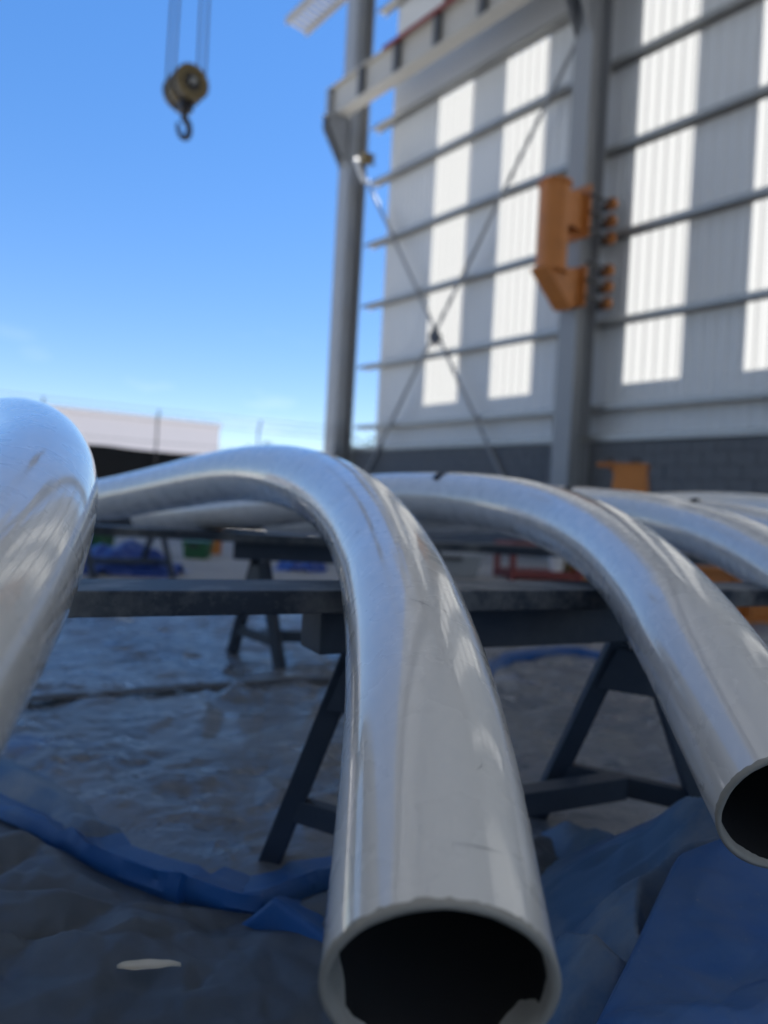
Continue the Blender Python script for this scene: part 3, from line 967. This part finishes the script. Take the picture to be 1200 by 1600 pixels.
for v in bm.verts:
    q = np.array([v.co.x * 14]), np.array([v.co.y * 14 + v.co.z * 9])
    v.co.y += 0.010 * float(perlin(*q, 5)[0])
    v.co.z += 0.008 * float(perlin(*q, 8)[0])
bmesh.ops.smooth_vert(bm, verts=bm.verts[:], factor=0.4, use_axis_x=True, use_axis_y=True, use_axis_z=True)
bm.to_mesh(ff.data)
bm.free()
fold('folded_edge', [(0.345, 3.047, 0)[:2], (0.666, 3.748, 0)[:2], (1.045, 4.01, -0)[:2], (1.279, 3.619, 0)[:2], (1.472, 3.296, 0)[:2], (1.812, 3.262, 0)[:2]], ps, M['blue_tarp'], n=90, hgt=0.05, wid=0.07, seed=12)
st = fold('shadow_band', [(-1.305, 2.436, 0)[:2], (-1.013, 2.623, 0)[:2], (-0.628, 2.851, 0)[:2], (-0.217, 3.067, 0)[:2], (0.148, 3.243, 0)[:2]], None, M['strip'], n=70, hgt=0.006, wid=0.05, seed=15, wob=0.0,  # soft shadow across the sheet, put in as a flat dark strip
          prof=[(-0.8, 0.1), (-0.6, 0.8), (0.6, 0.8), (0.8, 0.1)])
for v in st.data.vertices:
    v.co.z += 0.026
tag(st, 'shadow band across the plastic sheet on the left, modelled as a thin dark strip', 'strip')

# heaped blue tarp at the right: ridge heights over a ground grid
def ridge(X, Y, pts, fl, fr_):
    """tent of height over a polyline (x, y, z); slopes fl / fr_ to its left / right"""
    Z = np.full_like(X, -1.0)
    for (a, b2) in zip(pts, pts[1:]):
        a, b2 = np.array(a), np.array(b2)
        d = b2[:2] - a[:2]
        L2 = (d ** 2).sum()
        t = np.clip(((X - a[0]) * d[0] + (Y - a[1]) * d[1]) / L2, 0, 1)
        dx, dy = X - (a[0] + t * d[0]), Y - (a[1] + t * d[1])
        dist = np.hypot(dx, dy)
        side = np.sign(d[0] * dy - d[1] * dx)
        h = a[2] + t * (b2[2] - a[2])
        sl = np.where(side > 0, fl, fr_)
        Z = np.maximum(Z, h - sl * dist + 0.05 * sl * dist ** 2)
    return Z
nx, ny = 300, 300
X, Y = np.meshgrid(np.linspace(0.12, 1.6, nx), np.linspace(0.55, 1.80, ny))
wx = X + 0.02 * perlin(X * 7, Y * 7, 3)
wy = Y + 0.02 * perlin(X * 7, Y * 7, 6)
Z = ridge(wx, wy, [(0.343, 1.395, 0.058), (0.363, 1.396, 0.079), (0.453, 1.396, 0.142), (0.575, 1.377, 0.226), (0.622, 1.317, 0.242), (0.743, 1.297, 0.241)], 1.5, 0.75)
Z = np.maximum(Z, ridge(wx, wy, [(0.367, 1.036, 0.128), (0.433, 1.176, 0.17), (0.499, 1.197, 0.214), (0.588, 1.197, 0.244), (0.728, 1.197, 0.251)], 1.1, 2.2))
Z = np.maximum(Z, ridge(wx, wy, [(0.284, 1.066, 0.123), (0.303, 1.026, 0.152), (0.33, 0.986, 0.14)], 1.0, 1.3))
Z = np.maximum(Z, ridge(wx, wy, [(0.396, 1.715, 0.047), (0.482, 1.616, 0.08), (0.523, 1.496, 0.095)], 0.9, 0.9))
cz = crumple(X, Y, 7.0, 0.036, 21)
Z = np.maximum(Z, 0.012) + cz * np.clip(Z * 12, 0.15, 1)
edge = np.minimum.reduce([(X - 0.12) * 8, (1.6 - X) * 8, (Y - 0.55) * 8, (1.80 - Y) * 8, X * 0 + 1])
Z = Z * np.clip(edge, 0, 1) + 0.004
hp_ = grid_mesh('heaped_tarp', X, Y, Z, M['blue_grey_tarp'])
tag(hp_, 'heaped dusty blue-grey tarpaulin below the right-hand open tube', 'tarpaulin')

# saturated blue flap in front of it
A = [(0.235, 0.796, 0.173), (0.268, 0.846, 0.182), (0.353, 0.966, 0.207), (0.453, 1.097, 0.268), (0.566, 1.117, 0.306), (0.704, 1.117, 0.332)]
B = [(0.27, 0.696, 0.189), (0.331, 0.716, 0.183), (0.53, 0.816, 0.175), (0.727, 0.946, 0.203), (0.828, 1.017, 0.234), (0.868, 1.047, 0.255)]
def polyline(P, n):
    P = [Vector(p) for p in P]
    out = []
    for k in range(n):
        x = k / (n - 1) * (len(P) - 1)
        i = min(int(x), len(P) - 2)
        out.append(P[i].lerp(P[i + 1], x - i))
    return out
nu, nv = 160, 110
Au, Bu = polyline(A, nu), catmull(B, nu)
X = np.zeros((nv + 12, nu)); Y = X.copy(); Z = X.copy()
for i in range(nu):
    a, b2 = Au[i], Bu[i]
    back = Vector((-(b2 - a).x, -(b2 - a).y, 0)).normalized()
    for j in range(-12, nv):
        if j < 0:
            w_ = -j / 12
            p = a + back * 0.05 * w_ + Vector((0, 0, -0.16 * w_ ** 1.4))
        else:
            v_ = j / (nv - 1)
            p = a.lerp(b2, v_) + Vector((0, 0, 0.010 * v_ * math.sin(i * 0.09 + v_ * 5) + 0.035 * math.sin(math.pi * v_) * (0.6 + 0.4 * math.sin(i * 0.05))))
        X[j + 12, i], Y[j + 12, i], Z[j + 12, i] = p
rel = crumple(X * 1.0, Y * 1.0 + Z, 4.5, 0.026, 40) - 0.010
V_ = np.clip((np.arange(nv + 12) - 12) / 16.0, 0, 1)[:, None]
Z = np.maximum(Z + (rel + 0.030 * tin(X, Y + 0.7 * Z, 0.16, 91, 0.9, 2.6)) * V_, 0.008)
bf_ = grid_mesh('blue_tarp_flap', X, Y, Z, M['blue_tarp'])
tag(bf_, 'smooth bright blue tarpaulin flap in the bottom right corner', 'tarpaulin')

# dry leaf
lf = (-0.301, 1.107, 0.045)
n = 24
vs, fs = [], []
for i in range(n):
    s_ = i / (n - 1)
    x = (s_ - 0.5) * 0.090
    w_ = 0.0068 * (math.sin(math.pi * s_ ** 0.75)) ** 0.8 + 0.0006
    for k in range(5):
        q = (k / 4 - 0.5) * 2
        vs.append((x, q * w_ + 0.003 * math.sin(s_ * 3), 0.012 + 0.006 * q * q + 0.007 * abs(s_ - 0.45) + 0.0008 * math.sin(s_ * 17)))
for i in range(n - 1):
    for k in range(4):
        q = i * 5 + k
        fs.append((q, q + 5, q + 6, q + 1))
leaf = mesh_obj('dry_leaf', vs, fs, M['leaf'], None, True)
kx = int(np.argmin(abs(DT[0][0] - lf[0])))
ky = int(np.argmin(abs(DT[1][:, 0] - lf[1])))
leaf.location = (lf[0], lf[1], float(DT[2][ky - 5:ky + 6, kx - 9:kx + 10].max()) - 0.006)
leaf.rotation_euler = (R(24), R(-3), R(3))
leaf.modifiers.new('thickness', 'SOLIDIFY').thickness = 0.0006
tag(leaf, 'pale dry leaf lying on the dark tarpaulin at bottom left', 'leaf')

# ------------------------------------------------------------------ things in the yard behind the tubes
def heap(name, loc, rx, ry, h, mat, label, cat, seed, group=None):
    nu = 90
    X, Y = np.meshgrid(np.linspace(-1, 1, nu), np.linspace(-1, 1, nu))
    rr = np.hypot(X, Y) + 0.25 * perlin(X * 2.2, Y * 2.2, seed)
    Z = h * np.clip(1 - rr ** 2, 0, 1) ** 0.6 * (0.8 + 0.6 * perlin(X * 2.5, Y * 2.5, seed + 1)) + crumple(X * rx, Y * ry, 5, 0.05, seed) * np.clip(1.2 - rr, 0, 1)
    o = grid_mesh(name, X * rx, Y * ry, np.maximum(Z, 0) + 0.004, mat)
    o.location = loc
    tag(o, label, cat, group)
    return o
def g3(p):
    return (p[0], p[1], 0.0)
heap('blue_tarp_heap', g3((-2.425, 7.192, 0)), 0.55, 0.4, 0.26, M['bright_blue'], 'crumpled bright blue tarpaulin heap seen under the tubes on the left', 'tarpaulin', 3)
heap('blue_tarp_heap', g3((-0.88, 8.452, 0)), 0.28, 0.3, 0.16, M['bright_blue'], 'small bright blue tarpaulin heap seen inside the arch of the middle tube', 'tarpaulin', 6)

def bin_box(name, loc, w, d, h, mat, label, cat, lid=None, rz=0.0):
    root = empty(name, loc, rz)
    tag(root, label, cat)
    b = MB()
    b.add([(-w * .44, -d * .44, 0.0), (w * .44, -d * .44, 0.0), (w * .44, d * .44, 0.0), (-w * .44, d * .44, 0.0), (-w / 2, -d / 2, h), (w / 2, -d / 2, h), (w / 2, d / 2, h), (-w / 2, d / 2, h)],
          [(0, 3, 2, 1), (4, 5, 6, 7), (0, 1, 5, 4), (1, 2, 6, 5), (2, 3, 7, 6), (3, 0, 4, 7)])
    b.build('body', mat, root, bevel=0.015)
    MB().box((-w * .53, -d * .53, h + 0.001), (w * .53, d * .53, h + 0.05)).build('lid', lid or mat, root, bevel=0.012)
    MB().box((-w * .2, -d * .53 - 0.03, h - 0.02), (w * .2, -d * .53 - 0.001, h + 0.02)).build('handle', M['hook'], root)
    return root
bin_box('green_crate', g3((-3.05, 7.968, 0)), 0.42, 0.4, 0.26, M['green'], 'green lidded crate behind the bright blue heap at far left', 'crate')
bin_box('green_crate', g3((-2.218, 9.252, 0)), 0.30, 0.3, 0.16, M['green'], 'green lidded crate right of the bright blue heap', 'crate')
bin_box('orange_canister', g3((-2.176, 10.04, 0)), 0.16, 0.16, 0.34, M['orange'], 'small orange canister beside the right-hand green crate', 'canister')
bin_box('grey_box', g3((0.686, 8.625, 0)), 0.8, 0.4, 0.22, M['grey_steel'], 'low grey box under the right-hand tube arch', 'box', rz=R(10))

sr = empty('red_stillage', g3((1.806, 8.897, 0)), R(12))
tag(sr, 'dark red steel stillage frame under the right-hand tube arch', 'stillage')
for x in (-0.4, 0.4):
    for y in (-0.25, 0.25):
        MB().bar((x, y, 0), (x, y, 0.42), 0.06, 0.06, (1, 0, 0)).build('post', M['red'], sr)
for z in (0.06, 0.39):
    for y in (-0.25, 0.25):
        MB().bar((-0.369, y, z), (0.369, y, z), 0.05, 0.06).build('rail', M['red'], sr)
    for x in (-0.4, 0.4):
        MB().bar((x, -0.219, z), (x, 0.219, z), 0.05, 0.06).build('rail', M['red'], sr)
MB().box((-0.365, -0.22, 0.091), (0.365, 0.22, 0.11)).build('deck', M['red'], sr)
gp = (1.806, 8.897, 0)
wj = empty('white_pail', (gp[0] + 0.22, gp[1] - 0.03, 0.112))
tag(wj, 'white pail standing in the dark red stillage', 'pail')
MB().tube([(0, 0, 0), (0, 0, 0.2)], [0.075, 0.09], 20).build('body', M['white'], wj, True)
MB().tube([(0, 0, 0.2005), (0, 0, 0.22)], 0.096, 20).build('lid', M['white'], wj, True)
yc_ = empty('yellow_can', (gp[0] + 0.36, gp[1] + 0.05, 0.112))
tag(yc_, 'yellow can beside the white pail in the dark red stillage', 'can')
MB().tube([(0, 0, 0), (0, 0, 0.2)], 0.05, 16).build('body', M['yellow'], yc_, True)
MB().tube([(0, 0, 0.2005), (0, 0, 0.23)], [0.05, 0.02], 16).build('cap', M['hook'], yc_, True)

# orange fabricated stand near the shed wall
sd_ = (2.871, 9.002, 1.063)
os_ = empty('orange_stand', (sd_[0], sd_[1], 0), R(-25))
tag(os_, 'orange steel pedestal with a top flange in front of the masonry wall', 'pedestal')
ztop = 1.36
b = MB()
b.add([(-0.30, -0.28, 0), (0.30, -0.28, 0), (0.30, 0.28, 0), (-0.30, 0.28, 0), (-0.17, -0.15, ztop), (0.17, -0.15, ztop), (0.17, 0.15, ztop), (-0.17, 0.15, ztop)],
      [(0, 3, 2, 1), (4, 5, 6, 7), (0, 1, 5, 4), (1, 2, 6, 5), (2, 3, 7, 6), (3, 0, 4, 7)])
b.build('body', M['orange'], os_, bevel=0.01)
MB().box((-0.38, -0.15, ztop + 0.001), (0.19, 0.16, ztop + 0.04)).build('top_flange', M['orange'], os_, bevel=0.005)
for y in (-0.10, 0.08):
    MB().prism([(-0.175, y, ztop - 0.001), (-0.24, y, ztop - 0.001), (-0.19, y, ztop - 0.09)], (0, 0.025, 0)).build('gusset', M['orange'], os_)
for x in (-0.28, 0.03):
    MB().tube([(x, 0, ztop + 0.042), (x, 0, ztop + 0.1)], 0.07, 12).build('bolt', M['hook'], os_, True)

# orange fabricated parts lying low at the right
def orange_part(loc, rz, label):
    root = empty('orange_steel_part', loc, rz)
    tag(root, label, 'steel part', 'orange steel parts on the yard floor')
    MB().box((-0.45, -0.15, 0.0), (0.45, 0.15, 0.05)).build('base_plate', M['orange'], root, bevel=0.006)
    MB().box((-0.40, -0.02, 0.051), (0.40, 0.02, 0.24)).build('web', M['orange'], root, bevel=0.004)
    MB().box((-0.42, -0.09, 0.241), (0.42, 0.09, 0.28)).build('top_plate', M['orange'], root, bevel=0.006)
    for x in (-0.25, 0.25):
        MB().box((x - 0.012, -0.12, 0.051), (x + 0.012, -0.0205, 0.2405)).build('rib', M['orange'], root)
orange_part(g3((2.978, 5.914, 0)), R(20), 'orange steel part at the right edge behind the right-hand tube')
orange_part(g3((3.645, 8.47, 0)), R(-15), 'orange steel part glimpsed between the right-hand tubes')
orange_part(g3((2.39, 9.238, 0)), R(40), 'orange steel part just right of the dark red stillage')
